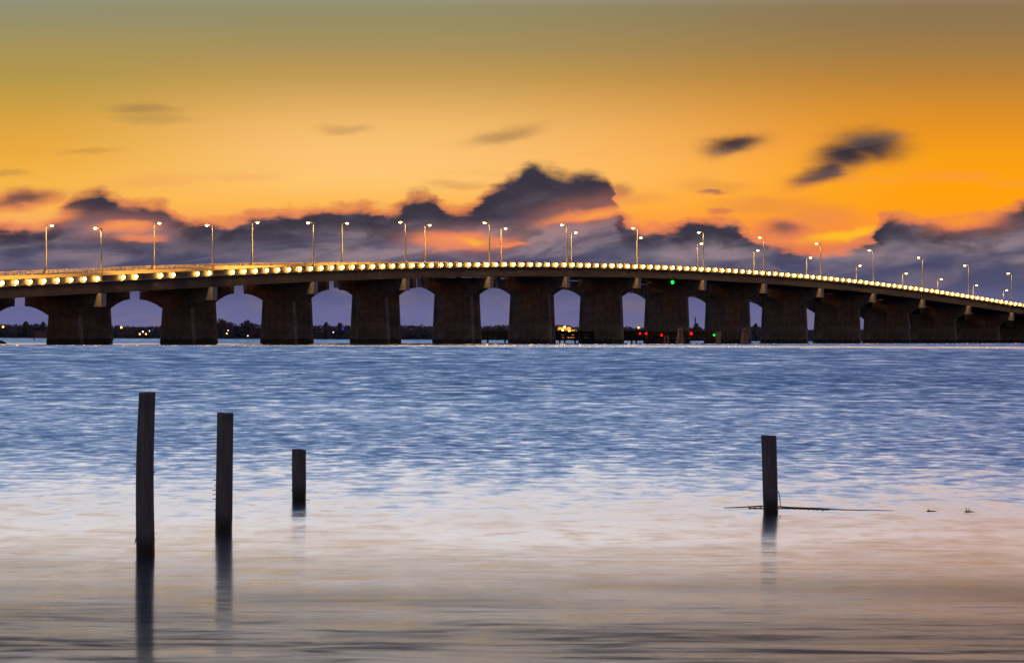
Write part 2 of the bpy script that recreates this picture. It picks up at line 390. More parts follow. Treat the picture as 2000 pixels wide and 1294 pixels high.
def cap_mesh(y0, y1, root_half, z_top, tip, drop, thick):
    """hammerhead: flat top, tip faces, undersides that curve down to the column"""
    def arm(half): return [(half + (root_half - half) * i / 12.0, z_top - tip - drop * ((i / 12.0) ** 1.9)) for i in range(13)]
    prof = [(y0, z_top)] + [(-q, w) for q, w in arm(-y0)] + [(q, w) for q, w in reversed(arm(y1))] + [(y1, z_top)]
    bm = bmesh.new()
    a = [bm.verts.new((-thick / 2, q, w)) for q, w in prof]; b = [bm.verts.new((thick / 2, q, w)) for q, w in prof]
    n = len(prof)
    for j in range(n): bm.faces.new((a[j], a[(j + 1) % n], b[(j + 1) % n], b[j]))
    bm.faces.new(a[::-1]); bm.faces.new(b)
    return bm
def extrude_x(bm, prof, x0, x1):
    a = [bm.verts.new((x0, q, w)) for q, w in prof]; b = [bm.verts.new((x1, q, w)) for q, w in prof]
    n = len(prof)
    for j in range(n): bm.faces.new((a[j], a[(j + 1) % n], b[(j + 1) % n], b[j]))
    bm.faces.new(a[::-1]); bm.faces.new(b)
def column_mesh(half_top, half_bot, z_top, z_bot, tt, tb):
    bm = bmesh.new()
    lo = [(-tb / 2, -half_bot), (tb / 2, -half_bot), (tb / 2, half_bot), (-tb / 2, half_bot)]
    hi = [(-tt / 2, -half_top), (tt / 2, -half_top), (tt / 2, half_top), (-tt / 2, half_top)]
    a = [bm.verts.new((p[0], p[1], z_bot)) for p in lo]; b = [bm.verts.new((p[0], p[1], z_top)) for p in hi]
    for j in range(4): bm.faces.new((a[j], a[(j + 1) % 4], b[(j + 1) % 4], b[j]))
    bm.faces.new(a[::-1]); bm.faces.new(b)
    bmesh.ops.bevel(bm, geom=[e for e in bm.edges if abs(e.verts[0].co.z - e.verts[1].co.z) > 0.5], offset=0.16, segments=1, affect='EDGES')
    return bm
SOFFIT = -2.72
def build_bridge(label, d0, d1, c0, c1, s0, s1, railing):
    r = empty('road_bridge', (BX, BY, 0), RZ)
    tag(r, label, 'bridge')
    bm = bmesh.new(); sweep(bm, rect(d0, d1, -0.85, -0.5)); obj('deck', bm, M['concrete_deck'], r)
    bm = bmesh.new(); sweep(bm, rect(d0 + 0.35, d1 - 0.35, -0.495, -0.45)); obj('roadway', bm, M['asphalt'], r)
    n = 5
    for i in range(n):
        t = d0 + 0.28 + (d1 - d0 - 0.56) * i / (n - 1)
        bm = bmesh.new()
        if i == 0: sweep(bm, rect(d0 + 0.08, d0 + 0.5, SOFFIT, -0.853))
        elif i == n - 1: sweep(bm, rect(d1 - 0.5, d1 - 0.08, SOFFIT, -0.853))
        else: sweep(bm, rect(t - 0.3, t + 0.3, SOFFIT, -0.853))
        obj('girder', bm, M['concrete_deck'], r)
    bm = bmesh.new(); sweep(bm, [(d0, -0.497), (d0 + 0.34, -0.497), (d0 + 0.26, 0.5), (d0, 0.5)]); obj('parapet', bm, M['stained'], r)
    bm = bmesh.new(); sweep(bm, rect(d0 - 0.38, d0 - 0.003, -0.66, -0.5)); obj('ledge', bm, M['parapet'], r)
    if railing:
        bm = bmesh.new(); sweep(bm, rect(d1 - 0.34, d1, -0.497, -0.22)); obj('kerb', bm, M['parapet'], r)
        bm = bmesh.new()
        for z0, z1 in ((-0.02, 0.07), (0.2, 0.29), (0.42, 0.52)): sweep(bm, rect(d1 - 0.22, d1 - 0.12, z0, z1))
        k = K0
        while k < K1:
            e = elev(k); box(bm, k * PITCH - 0.11, k * PITCH + 0.11, d1 - 0.27, d1 - 0.223, e - 0.22, e + 0.5)
            box(bm, k * PITCH - 0.11, k * PITCH + 0.11, d1 - 0.117, d1 - 0.07, e - 0.22, e + 0.5)
            k += 1 / 20.0
        obj('railing', bm, M['rail'], r)
    else:
        bm = bmesh.new(); sweep(bm, [(d1 - 0.34, -0.497), (d1, -0.497), (d1, 0.5), (d1 - 0.26, 0.5)]); obj('parapet', bm, M['parapet'], r)
    hs = (s1 - s0) / 2
    for k in range(-1, 17):
        e = elev(k) + SOFFIT
        cs = (s0 + s1) / 2
        col = obj('pier', column_mesh(hs, hs + 0.45 + 0.012 * e, e - 3.9, -3.0, 2.0, 2.5), M['concrete'], r, (k * PITCH, cs, 0))
        obj('pier_cap', cap_mesh(c0 - cs, c1 - cs, hs + 0.02, e - 0.28, 2.12, 1.62, 2.3), M['concrete'], col)
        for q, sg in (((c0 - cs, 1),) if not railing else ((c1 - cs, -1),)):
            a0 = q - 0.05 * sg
            bm = bmesh.new(); extrude_x(bm, [(a0, e - 2.45), (a0, e - 0.02), (q + 0.6 * sg, e - 0.02), (q + 1.45 * sg, e - 2.45)], -1.32, 1.32); obj('cap_end_lit_patch', bm, M['lit_patch'], col)  # added wedge: globe light on the cap end put into colour and shape
        prof = [(d0 - cs, e - 0.277)]; top = []
        for i in range(n):
            t = d0 + 0.28 + (d1 - d0 - 0.56) * i / (n - 1) - cs
            top += [(t - 0.2, e - 0.25), (t - 0.2, e - 0.003), (t + 0.2, e - 0.003), (t + 0.2, e - 0.25)]
        prof += [(d0 - cs, e - 0.25)] + top + [(d1 - cs, e - 0.25), (d1 - cs, e - 0.277)]
        bm = bmesh.new(); extrude_x(bm, prof, -0.4, 0.4); obj('bearing', bm, M['dark_metal'], col)
    return r
near = build_bridge('nearer of the two parallel concrete bridges, carrying the string of glowing globe lights', 0.0, 13.4, -0.6, 14.2, 3.9, 9.7, False)
far = build_bridge('farther of the two parallel concrete bridges, mostly hidden, with open steel railing', 17.6, 34.4, 17.0, 35.2, 20.8, 31.1, True)

# ---- street lamps on the outer edges
ORD = ['first', 'second', 'third', 'fourth', 'fifth', 'sixth', 'seventh', 'eighth', 'ninth', 'tenth', 'eleventh', 'twelfth', 'thirteenth', 'fourteenth', 'fifteenth', 'sixteenth']
def make_lamp(energy, spread, tilt):
    r = empty('street_lamp', (0, 0, 0))
    bm = bmesh.new(); box(bm, -0.45, 0.45, -0.32, 0.02, -0.15, 0.9); bmesh.ops.bevel(bm, geom=bm.edges[:], offset=0.05, affect='EDGES')
    obj('plinth', bm, M['parapet'], r)
    bm = bmesh.new(); tube(bm, [(0, -.15, 0.9), (0, -.15, 4), (0, -.15, 9.55)], [0.17, 0.15, 0.11], 10); obj('pole', bm, M['galv'], r, smooth=True)
    bm = bmesh.new(); tube(bm, [(0, -.15, 9.5), (0, .2, 9.62), (0, .75, 9.66)], [0.075, 0.065, 0.06], 8); obj('arm', bm, M['galv'], r, smooth=True)
    bm = bmesh.new(); box(bm, -0.2, 0.2, 0.6, 1.4, 9.6, 9.78); bmesh.ops.bevel(bm, geom=bm.edges[:], offset=0.05, affect='EDGES')
    h = obj('lamp_head', bm, M['galv'], r)
    bm = bmesh.new(); ball(bm, (0, 1.02, 9.52), 0.25, 0.32, 0.2, 10, 6); obj('lens', bm, M['lens'], h, smooth=True)
    ld = bpy.data.lights.new('lamp_light', 'AREA'); ld.shape = 'DISK'; ld.size = 0.5; ld.energy = energy; ld.color = (1.0, 0.45, 0.05); ld.spread = math.radians(spread)
    lo = bpy.data.objects.new('lamp_light', ld); lo.location = (0, 1.05, 9.24); lo.rotation_euler = (math.radians(tilt), 0, 0); lo.parent = h; COL.objects.link(lo)
    return r
proto = make_lamp(38000, 140, 60)
used = False
for k in range(14):
    o = copy_tree(proto) if used else proto; used = True
    o.location = bw(k, 0.0, elev(k) - 0.5); o.rotation_euler = (0, 0, RZ)
    tag(o, f'{ORD[k]} lit lamp post from the left along the near bridge, its head reaching left', 'street lamp', 'lamp posts along the near bridge')
far_k = [1, 2, 3, 4, 5, 6, 7, 8, 9, 10, 11, 12, 13, 13.8, 14.65, 15.4]
proto = make_lamp(4000, 100, 42); used = False
for j, k in enumerate(far_k):
    o = copy_tree(proto) if used else proto; used = True; o.location = bw(k, 33.6, elev(k) - 0.5); o.rotation_euler = (0, 0, RZ + math.pi)
    tag(o, f'{ORD[j]} lit lamp post from the left along the farther bridge, its head reaching right', 'street lamp', 'lamp posts along the farther bridge')

# ---- string of globe lights on the near parapet
def make_globe(m):
    r = empty('globe_light', (0, 0, 0))
    bm = bmesh.new(); ball(bm, (0, -0.58, 0.0), 0.33, 0.33, 0.35, 14, 10); obj('globe', bm, m, r, smooth=True)
    bm = bmesh.new(); box(bm, -0.06, 0.06, -0.40, -0.003, -0.06, 0.06); obj('bracket', bm, M['dark_metal'], r)
    return r
gps = {}; grnd = random.Random(21)
GM = [mat('lit_globe', glow((1.0, 0.52, 0.10), q)) for q in (48.0, 66.0, 84.0)]
dead = {(0, 0), (0, 3), (0, 6), (1, 0)}
for k in range(-1, 14):
    for i in range(9):
        kk = k + (i + 0.55) / 9.0
        w = bw(kk, 0, elev(kk)); px = 1000 + w.x / w.y * F
        if px < -12 or px > 2012 or (k, i) in dead: continue
        gi = grnd.choice((0, 1, 1, 1, 2))
        if gi in gps: o = copy_tree(gps[gi])
        else: o = gps[gi] = make_globe(GM[gi])
        o.location = w; o.rotation_euler = (0, 0, RZ)
        nth = i + 1 - sum(1 for a, b in dead if a == k and b < i)
        if k < 0: lab = f'{ORD[8 - i]} glowing globe light left of the leftmost near lamp post on the parapet'
        else: lab = f'{ORD[nth - 1]} glowing globe light right of the {ORD[k]} near lamp post on the parapet'
        tag(o, lab, 'globe light', 'string of globe lights along the near parapet')

# ------------------------------------------------------------------ foreground posts
def wood_post(px_top, px_bot, w_top, w_bot, y_top, y_base, label, seed, bend=0.0, nails=()):
    depth = 2.0 * F / (y_base - (650 + 0.0035 * px_bot))
    b = at(px_bot, y_base, depth); t = at(px_top, y_top, depth)
    base = Vector((b.x, depth, 0.0)); rnd = random.Random(seed)
    H = t.z; bm = bmesh.new(); rings = []; seg = 20; n = 26
    sc = depth / F
    for i in range(n + 1):
        u = -0.35 + 1.35 * i / n; uu = max(u, 0)
        r = (w_bot + (w_top - w_bot) * uu) * sc / 2
        cx = (t.x - b.x) * u - bend * math.sin(math.pi * min(max(uu, 0), 1)) * sc
        ring = []
        for j in range(seg):
            a = 2 * math.pi * j / seg
            q = 1 + 0.035 * mnoise.noise(Vector((math.cos(a) * 1.5 + seed * 9, math.sin(a) * 1.5, u * H * 1.4)))
            sq = 1.0 / max(abs(math.cos(a)), abs(math.sin(a))) ** 0.25
            zz = u * H + (0.006 * mnoise.noise(Vector((a, seed, 3))) + 0.02 * (math.cos(a - seed)) * .3 if i == n else 0)
            ring.append(bm.verts.new((cx + r * q * sq * math.cos(a) * .985, r * q * sq * math.sin(a), zz)))
        rings.append(ring)
    for r0, r1 in zip(rings, rings[1:]):
        for j in range(seg): bm.faces.new((r0[j], r0[(j + 1) % seg], r1[(j + 1) % seg], r1[j]))
    bm.faces.new(rings[0][::-1]); bm.faces.new(rings[-1])
    for e in bm.edges:
        if all(abs(v.co.z - H) < 0.05 for v in e.verts): e.smooth = False
    o = obj('wooden_post', bm, M['post'], None, base, 0, True)
    tag(o, label, 'post', 'weathered posts standing in the shallow water')
    for (x0, y0, x1, y1) in nails:
        p0, p1 = at(x0, y0, depth) - base, at(x1, y1, depth) - base
        p0.y = 0; p1.y = -0.02 + rnd.random() * 0.04
        bm = bmesh.new(); d = (p1 - p0); tube(bm, [p0, p0 + d * 0.5 + Vector((0, 0, 0.004)), p1], [0.005, 0.0045, 0.003], 6)
        obj('nail', bm, M['rust'], o)
    return depth
wood_post(287.5, 284.5, 33, 38, 766, 1085, 'tallest wooden post, farthest left, slightly bowed', 1, 3.0, [(270, 908, 261, 907), (299, 925, 304, 919), (268, 1003, 264, 1004), (267, 1046, 263, 1062)])
wood_post(440, 437, 32.5, 34, 806, 1040, 'second tallest wooden post, with a row of nails down its left side', 2, 0, [(424, 937, 416, 938), (424, 947, 418, 949), (424, 956, 415, 957), (423, 965, 415, 966), (423, 974, 415, 975), (423, 996, 418, 997)])
wood_post(584, 584, 28, 28, 877, 980, 'shortest wooden post, third from the left', 3, 0, [(572, 909, 567, 906), (572, 917, 568, 918), (572, 955, 568, 959), (596, 975, 605, 977)])
D4 = wood_post(1501.5, 1505.5, 30, 29.5, 850, 1001, 'lone wooden post on the right, with a weedy rope at its foot', 4, 0)

# weed-hung rope lying on the water behind the lone post
def pl(x, y, dz=0.0):
    d = min(71.2, 2.0 * F / (y - (650 + 0.0035 * x) - 0.4)); p = at(x, y, d); return Vector((p.x, d, max(p.z + dz, 0.004)))
bm = bmesh.new()
top = [(1413, 991), (1440, 990), (1462, 989), (1480, 988), (1500, 987), (1524, 989), (1545, 990.5), (1575, 991.5), (1600, 993), (1622, 995), (1660, 996), (1700, 996.6), (1745, 997.3)]
Q = [pl(x, y) for x, y in top]
org = Q[4].copy()
tube(bm, [q - org for q in Q], [0.004, 0.007, 0.008, 0.009, 0.009, 0.010, 0.010, 0.010, 0.010, 0.008, 0.006, 0.004, 0.003], 6)
lowr = [(1462, 991.5), (1480, 991.5), (1500, 992), (1524, 993), (1545, 993.6), (1575, 994.5), (1600, 995.5), (1620, 996)]
tube(bm, [pl(x, y) - org for x, y in lowr], 0.006, 6)
rr = random.Random(3)
for x, y in [(1464, 989), (1474, 988.5), (1485, 988), (1528, 989.5), (1534, 990), (1541, 990.4), (1553, 990.9), (1562, 991.2), (1572, 991.5), (1580, 992), (1588, 992.4), (1597, 993), (1606, 993.8)]:
    a, b = pl(x, y) - org, pl(x + rr.uniform(-2, 2), y + 4.0) - org
    tube(bm, [a, b], [0.010, 0.006], 5)
tag(obj('rope', bm, M['rust'], None, org), 'dark weedy double rope lying on the water across the lone right post', 'rope')
bm = bmesh.new()
W = [at(x, y, D4 - 0.05) for x, y in [(1519.5, 958), (1521.5, 963), (1523, 975), (1524.5, 985), (1523, 990)]]
o0 = W[0].copy(); tube(bm, [q - o0 for q in W], 0.005, 5)
tag(obj('wire', bm, M['rust'], None, o0), 'thin bent wire hanging on the right side of the lone post', 'wire')
for i, (x, y, lab) in enumerate([(1818, 998.5, 'small dark weed clump floating between the rope and the right edge'), (1892, 999.5, 'forked dark weed clump floating farthest right on the water')]):
    c = pl(x, y); c.z = 0.0; bm = bmesh.new()
    tube(bm, [(-0.055, 0, 0.002), (-0.02, 0, 0.006), (0.03, 0, 0.005), (0.075, 0, 0.0)], [0.004, 0.007, 0.006, 0.003], 6)
    tube(bm, [(-0.02, 0, 0.01), (-0.035, 0, 0.03 + 0.02 * i)], [0.007, 0.003], 5)
    if i: tube(bm, [(0.0, 0, 0.012), (0.01, 0, 0.045)], [0.006, 0.003], 5)
    tag(obj('seaweed', bm, M['rust'], None, c), lab, 'seaweed')

# ------------------------------------------------------------------ far shore
def land_mat(N):
    p = N.new('ShaderNodeTexCoord').outputs['Object']
    return principled(N, N.mix(N.noise(p, 0.2, 5), (0.035, 0.032, 0.03, 1), (0.07, 0.06, 0.055, 1)), 0.95)
M['land'] = mat('dark_shore_soil', land_mat)
def leaf_mat(c):
    def f(N):
        p = N.new('ShaderNodeTexCoord').outputs['Object']
        return principled(N, N.mix(N.noise(p, 0.7, 4), (c[0] * .5, c[1] * .5, c[2] * .5, 1), (*c, 1)), 0.95)
    return f
M['leaf'] = mat('hazed_foliage', leaf_mat((0.30, 0.235, 0.225)))  # distance haze put into the leaf colour: lifted and purplish
M['bark'] = mat('bark', plain((0.05, 0.04, 0.035), 0.9))
def shore_depth(x): return 2430 - 0.165 * max(0, min(x, 1500))
bm = bmesh.new()
xs = list(range(-500, 2600, 50)); rows = []
for x in xs:
    d0 = shore_depth(x); rw = []
    for dd, zz in ((-2, -0.4), (3, 0.25), (40, 0.9), (900, 2.0), (2500, 3.0)):
        d = d0 + dd + 3 * mnoise.noise(Vector((x * 0.02, dd, 1)))
        rw.append(bm.verts.new(((x - 1000) / F * d, d, zz)))
    rows.append(rw)
for a, b in zip(rows, rows[1:]):
    for j in range(4): bm.faces.new((a[j], b[j], b[j + 1], a[j + 1]))
tag(obj('shore', bm, M['land']), kind='structure')

TOP = [(-300, 631), (0, 630), (20, 632), (50, 630), (85, 630), (130, 632), (215, 633), (240, 634), (270, 635.5), (310, 635), (322, 631), (370, 628), (420, 624), (440, 625), (455, 629), (467, 634), (475, 629), (486, 626),
       (500, 629), (514, 633), (524, 627), (560, 628), (610, 632), (635, 631), (650, 633), (665, 632), (690, 634), (780, 632), (815, 633), (850, 634), (937, 635), (965, 633), (992, 631), (1003, 634), (1083, 631), (1100, 632),
       (1120, 635.5), (1140, 635.5), (1220, 635.5), (1262, 637), (1345, 636), (1378, 639), (1466, 634), (1480, 633), (1490, 638), (1578, 641), (1700, 640), (2300, 640)]
def top_y(x):
    for (a, ya), (b, yb) in zip(TOP, TOP[1:]):
        if a <= x <= b: return ya + (yb - ya) * (x - a) / (b - a)
    return 640
def leaves(bm, c, rx, ry, rz, n, size, rnd):
    for _ in range(n):
        while True:
            v = Vector((rnd.uniform(-1, 1), rnd.uniform(-1, 1), rnd.uniform(-1, 1)))
            if 0.25 < v.length < 1: break
        q = Vector((v.x * rx, v.y * ry, v.z * rz)) + c
        a = Vector((rnd.gauss(0, 1), rnd.gauss(0, 1), rnd.gauss(0, 1))).normalized(); b = a.orthogonal().normalized()
        s = size * rnd.uniform(0.6, 1.3)
        bm.faces.new([bm.verts.new(q + a * s), bm.verts.new(q + b * s * .7), bm.verts.new(q - a * s), bm.verts.new(q - b * s * .7)])
# the wooded bank reads as one mass
rnd = random.Random(11); bm = bmesh.new(); x = -320.0
while x < 2150:
    d = shore_depth(x) + rnd.uniform(12, 70)
    zt = 2 + (650 + 0.0035 * x - top_y(x) - 1.0) * d / F * rnd.uniform(0.86, 1.0)
    rx = rnd.uniform(1.6, 3.2); X = (x - 1000) / F * d
    leaves(bm, Vector((X, d, zt * 0.62)), rx, 2.0, zt * 0.38, 130, 0.42, rnd)
    leaves(bm, Vector((X, d - 3, zt * 0.3)), rx * 1.1, 2.0, zt * 0.3, 90, 0.5, rnd)
    x += rnd.uniform(3.5, 6.5)
tag(obj('wooded_bank', bm, M['leaf']), 'dark mass of trees and bushes along the far shore', 'woodland', None, 'stuff')
TREES = [(50, 628.5, 16, 'round dark tree on far shore seen at the left edge, behind the shed'), (84, 628.5, 12, 'dark tree on the far shore just left of the first pier'),
         (430, 622, 26, 'broad dark tree on the far shore right beside the second pier'), (484, 625, 22, 'domed dark tree on the far shore mid gap, left of the pale roof'),
         (528, 625, 18, 'tall dark tree on the far shore cut by the third pier'), (637, 629.5, 13, 'small rounded tree on the far shore right of the third pier'),
         (663, 631, 10, 'low bushy tree on the far shore above the blue light'), (1360, 631, 18, 'dark conical tree on the far shore below the thin mast'), (1476, 632.5, 15, 'dark rounded tree on far shore in the second last open gap')]
for x, yt, wpx, lab in TREES:
    d = shore_depth(x) + 9; b = at(x, 660, d); sc = d / F; H = at(x, yt, d).z
    r = empty('shore_tree', (b.x, d, 0.3)); tag(r, lab, 'tree', 'trees standing out on the far shore')
    bm = bmesh.new(); tube(bm, [(0, 0, -0.5), (0.1, 0, H * 0.4), (0.0, 0, H * 0.8)], [0.25, 0.18, 0.07], 7)
    tube(bm, [(0.05, 0, H * .35), (0.9, 0.2, H * .62)], [0.1, 0.04], 5); tube(bm, [(0.05, 0, H * .3), (-0.9, -0.2, H * .6)], [0.1, 0.04], 5)
    obj('trunk', bm, M['bark'], r)
    bm = bmesh.new(); rad = wpx * sc / 2
    for q in range(7):
        c = Vector((rnd.uniform(-.6, .6) * rad, rnd.uniform(-.5, .5) * rad, H * rnd.uniform(.5, .8)))
        leaves(bm, c, rad * .5, rad * .5, H * .2, 90, 0.3, rnd)
    leaves(bm, Vector((0, 0, H * .82)), rad * .5, rad * .5, H * .17, 120, 0.28, rnd)
    obj('crown', bm, M['leaf'], r)

# mast
d = 2240; b = at(1357, 640, d); zt = at(1358, 617, d).z
m_ = empty('mast', (b.x, d, 0.5)); tag(m_, 'thin dark mast with a furled flag rising behind the conical tree', 'mast')
bm = bmesh.new(); tube(bm, [(0, 0, 0), (0, 0, zt - 0.5)], [0.09, 0.06], 6); obj('pole', bm, M['bark'], m_)
bm = bmesh.new(); tube(bm, [(0.16, 0, zt - 3.6), (0.2, 0, zt - 2.6), (0.22, 0, zt - 1.6), (0.12, 0, zt - .8)], [0.06, 0.2, 0.22, 0.05], 7); obj('furled_flag', bm, M['bark'], m_)

# shore lights on posts
def shore_lamp(name, x, y, yb, d, r, m, label, cat='lamp', group='lights along the far shore'):
    p = at(x, y, d); q = at(x, yb, d)
    o = empty(name, (p.x, d, q.z)); tag(o, label, cat, group); h = p.z - q.z
    bm = bmesh.new(); tube(bm, [(0, 0.05, -0.3), (0, 0.05, h)], [0.07, 0.05], 6); obj('post', bm, M['dark_metal'], o)
    bm = bmesh.new(); ball(bm, (0, -0.1, h), r, r, r, 10, 7); obj('lamp', bm, m, o, smooth=True)
    bm = bmesh.new(); tube(bm, [(0, 0, h + r * 0.9), (0, 0, h + r * 1.25)], [r * 0.9, r * 0.3], 8); obj('hood', bm, M['dark_metal'], o)
M['amber'] = mat('amber_light', glow((1.0, 0.36, 0.06), 6.0)); M['white'] = mat('white_light', glow((1.0, 0.9, 0.75), 3.0))
M['blue'] = mat('blue_light', glow((0.06, 0.03, 1.0), 1.4)); M['red'] = mat('red_light', glow((1.0, 0.004, 0.006), 4.0)); M['green'] = mat('green_light', glow((0.004, 1.0, 0.08), 2.2))
M['warm'] = mat('lit_window', glow((1.0, 0.48, 0.06), 1.5)); M['dim'] = mat('dim_lit_window', glow((1.0, 0.62, 0.4), 0.45))
shore_lamp('shore_lamp', 6, 638, 652, 2400, 0.42, M['amber'], 'amber street lamp on the far shore at the left edge')
shore_lamp('shore_lamp', 237, 639, 652, 2395, 0.42, M['amber'], 'amber street lamp on the far shore between first and second piers')
shore_lamp('shore_lamp', 217, 639.5, 650, 2395, 0.22, M['white'], 'tiny pale lamp on the far shore touching the first pier')
shore_lamp('shore_lamp', 1247, 639.5, 652, 2200, 0.36, M['amber'], 'amber lamp above the red lights between the sixth and seventh gaps')
shore_lamp('shore_lamp', 292, 646, 653, 2390, 0.2, M['white'], 'small white lamp right of the amber dock lanterns')
shore_lamp('dock_lantern', 279, 647.5, 657, 2375, 0.3, M['white'], 'topmost pale lantern of three above the small dock')
shore_lamp('dock_lantern', 273, 652, 659, 2375, 0.3, M['amber'], 'left amber lantern of the pair on the small dock')
shore_lamp('dock_lantern', 285, 652, 659, 2375, 0.3, M['amber'], 'right amber lantern of the pair on the small dock')
shore_lamp('dock_lantern', 443, 651, 659, 2360, 0.26, M['amber'], 'orange lantern low on far shore right of second pier')
shore_lamp('shore_lamp', 445.5, 645, 655, 2368, 0.2, M['white'], 'small white lamp above the orange lantern right of second pier')
shore_lamp('dock_lantern', 484, 655.5, 660, 2350, 0.22, M['white'], 'white lantern by the water mid gap between second and third piers')
shore_lamp('shore_lamp', 651, 648.5, 655, 2330, 0.2, M['white'], 'small white lamp on far shore below and left of the blue light')
shore_lamp('shore_lamp', 669, 641.5, 652, 2330, 0.42, M['blue'], 'deep blue lamp on the far shore between third and fourth piers')

# dock under the lanterns
b = at(279, 659.5, 2375); r = empty('small_dock', (b.x, 2375, 0)); tag(r, 'small timber dock carrying the amber lanterns', 'dock')
bm = bmesh.new(); box(bm, -2.4, 2.4, -1, 1.5, 0.55, 0.75); obj('dock_deck', bm, M['fender'], r)
for i in range(4):
    bm = bmesh.new(); tube(bm, [(-2.1 + 1.4 * i, -0.8, -1), (-2.1 + 1.4 * i, -0.8, 0.549)], 0.12, 7); obj('pile', bm, M['fender'], r)

# buildings on the shore
M['wall_pink'] = mat('dusky_board_wall', plain((0.34, 0.20, 0.15), 0.9)); M['wall_ochre'] = mat('ochre_board_wall', plain((0.72, 0.46, 0.14), 0.9))
M['roof'] = mat('shingle_roof', plain((0.12, 0.09, 0.085), 0.9)); M['roof_pale'] = mat('pale_metal_roof', plain((0.75, 0.74, 0.74), 0.5)); M['wall_grey'] = mat('grey_board_wall', plain((0.12, 0.10, 0.10), 0.9))
def house(name, x0, x1, y_eave, y_ridge, y_base, d, wall, roof, label, cat, wins=(), win_m=None, dep=7.0):
    a, b_ = at(x0, y_base, d), at(x1, y_base, d); cx = (a.x + b_.x) / 2; w = (b_.x - a.x) / 2
    ze, zr = at(x0, y_eave, d).z - a.z, at(x0, y_ridge, d).z - a.z
    r = empty(name, (cx, d, a.z)); tag(r, label, cat)
    bm = bmesh.new(); box(bm, -w, w, 0, dep, -0.6, ze); obj('wall', bm, wall, r)
    bm = bmesh.new(); o_ = 0.25
    v = [bm.verts.new(q) for q in ((-w - o_, -o_, ze), (w + o_, -o_, ze), (w + o_, dep + o_, ze), (-w - o_, dep + o_, ze), (-w * .75, dep / 2, zr), (w * .75, dep / 2, zr))]
    for f in ((0, 1, 5, 4), (1, 2, 5), (2, 3, 4, 5), (3, 0, 4), (3, 2, 1, 0)): bm.faces.new([v[i] for i in f])
    obj('roof', bm, roof, r)
    for (wx0, wx1, wy0, wy1) in wins:
        p, q = at(wx0, wy1, d), at(wx1, wy0, d)
        bm = bmesh.new(); box(bm, p.x - cx, q.x - cx, -0.06, -0.004, p.z - a.z, q.z - a.z)
        wo = obj('window', bm, win_m, r)
        bm = bmesh.new(); mx = (p.x + q.x) / 2 - cx; box(bm, p.x - cx - .06, q.x - cx + .06, -0.12, -0.063, p.z - a.z - .1, p.z - a.z - .005); box(bm, mx - .03, mx + .03, -0.1, -0.064, p.z - a.z, q.z - a.z); obj('window_frame', bm, M['dark_metal'], wo)
    return r
house('boat_shed', 65, 88, 649.5, 646.5, 659, 2405, M['wall_pink'], M['roof'], 'low brownish pink shed at the waterline near the left edge', 'shed')
house('shore_house', 494, 508, 640, 636, 650, 2372, M['wall_grey'], M['roof_pale'], 'house with pale roof among trees left of the third pier', 'house')
hs = house('lit_house', 1089, 1116, 637.5, 635.2, 657, 2215, M['wall_ochre'], M['roof'], 'taller yellow floodlit house by the water in the fifth gap', 'house',
      [(1090.5, 1094, 640, 644), (1097, 1101.5, 639.5, 645), (1108, 1111.5, 639.5, 645), (1113, 1115, 640, 645), (1091, 1094, 649, 654), (1109, 1111, 649.5, 654)], M['warm'])
house('lit_house', 1116.6, 1126, 642.6, 641.2, 657, 2212, M['wall_ochre'], M['roof'], 'lower yellow lit annexe adjoining the floodlit house on its right', 'house',
      [(1117.5, 1119.2, 644, 648), (1121, 1123, 643.6, 648), (1124, 1125.5, 644, 648), (1118, 1120, 650, 654), (1122, 1124, 650, 653.5)], M['warm'])
for i, (x, y, lab) in enumerate([(1103, 638.5, 'bright eave lamp high in front of the floodlit house'), (1094, 646, 'wall lamp at the lower left of the floodlit house'), (1112, 646.5, 'wall lamp between the floodlit house and its annexe'), (1121.5, 648.7, 'lamp in front of the annexe of the floodlit house'), (1099, 644, 'lamp in front of the middle of the floodlit house')]):
    shore_lamp('flood_lamp', x, y, 657, 2212.6 if x < 1116 else 2209.6, 0.30, M.setdefault('flood', mat('flood_light', glow((1.0, 0.50, 0.08), 48.0))), lab, 'lamp', 'lamps of the floodlit house')
house('shore_house', 1228, 1246, 645, 641.5, 655, 2210, M['wall_pink'], M['roof'], 'pinkish shore house with a row of dim lit windows by the red lights', 'house',
      [(1229, 1231, 650, 653), (1233, 1235, 650, 653), (1237, 1239, 650, 653), (1240.5, 1242.5, 650, 653)], M['dim'])
# poles standing in the water near the shed
for x, yb, yt, lab in ((66.5, 664, 648, 'dark pole standing in the water before the pink shed'), (221, 665, 650, 'dark pole standing in the water right of the first pier')):
    d = 2.0 * F / (yb - (650 + .0035 * x)); p = at(x, yb, d); bm = bmesh.new(); tube(bm, [(0, 0, -1), (0, 0, at(x, yt, d).z)], [0.16, 0.13], 8)
    tag(obj('mooring_pole', bm, M['fender'], None, (p.x, d, 0)), lab, 'pole', 'mooring poles off the far shore')

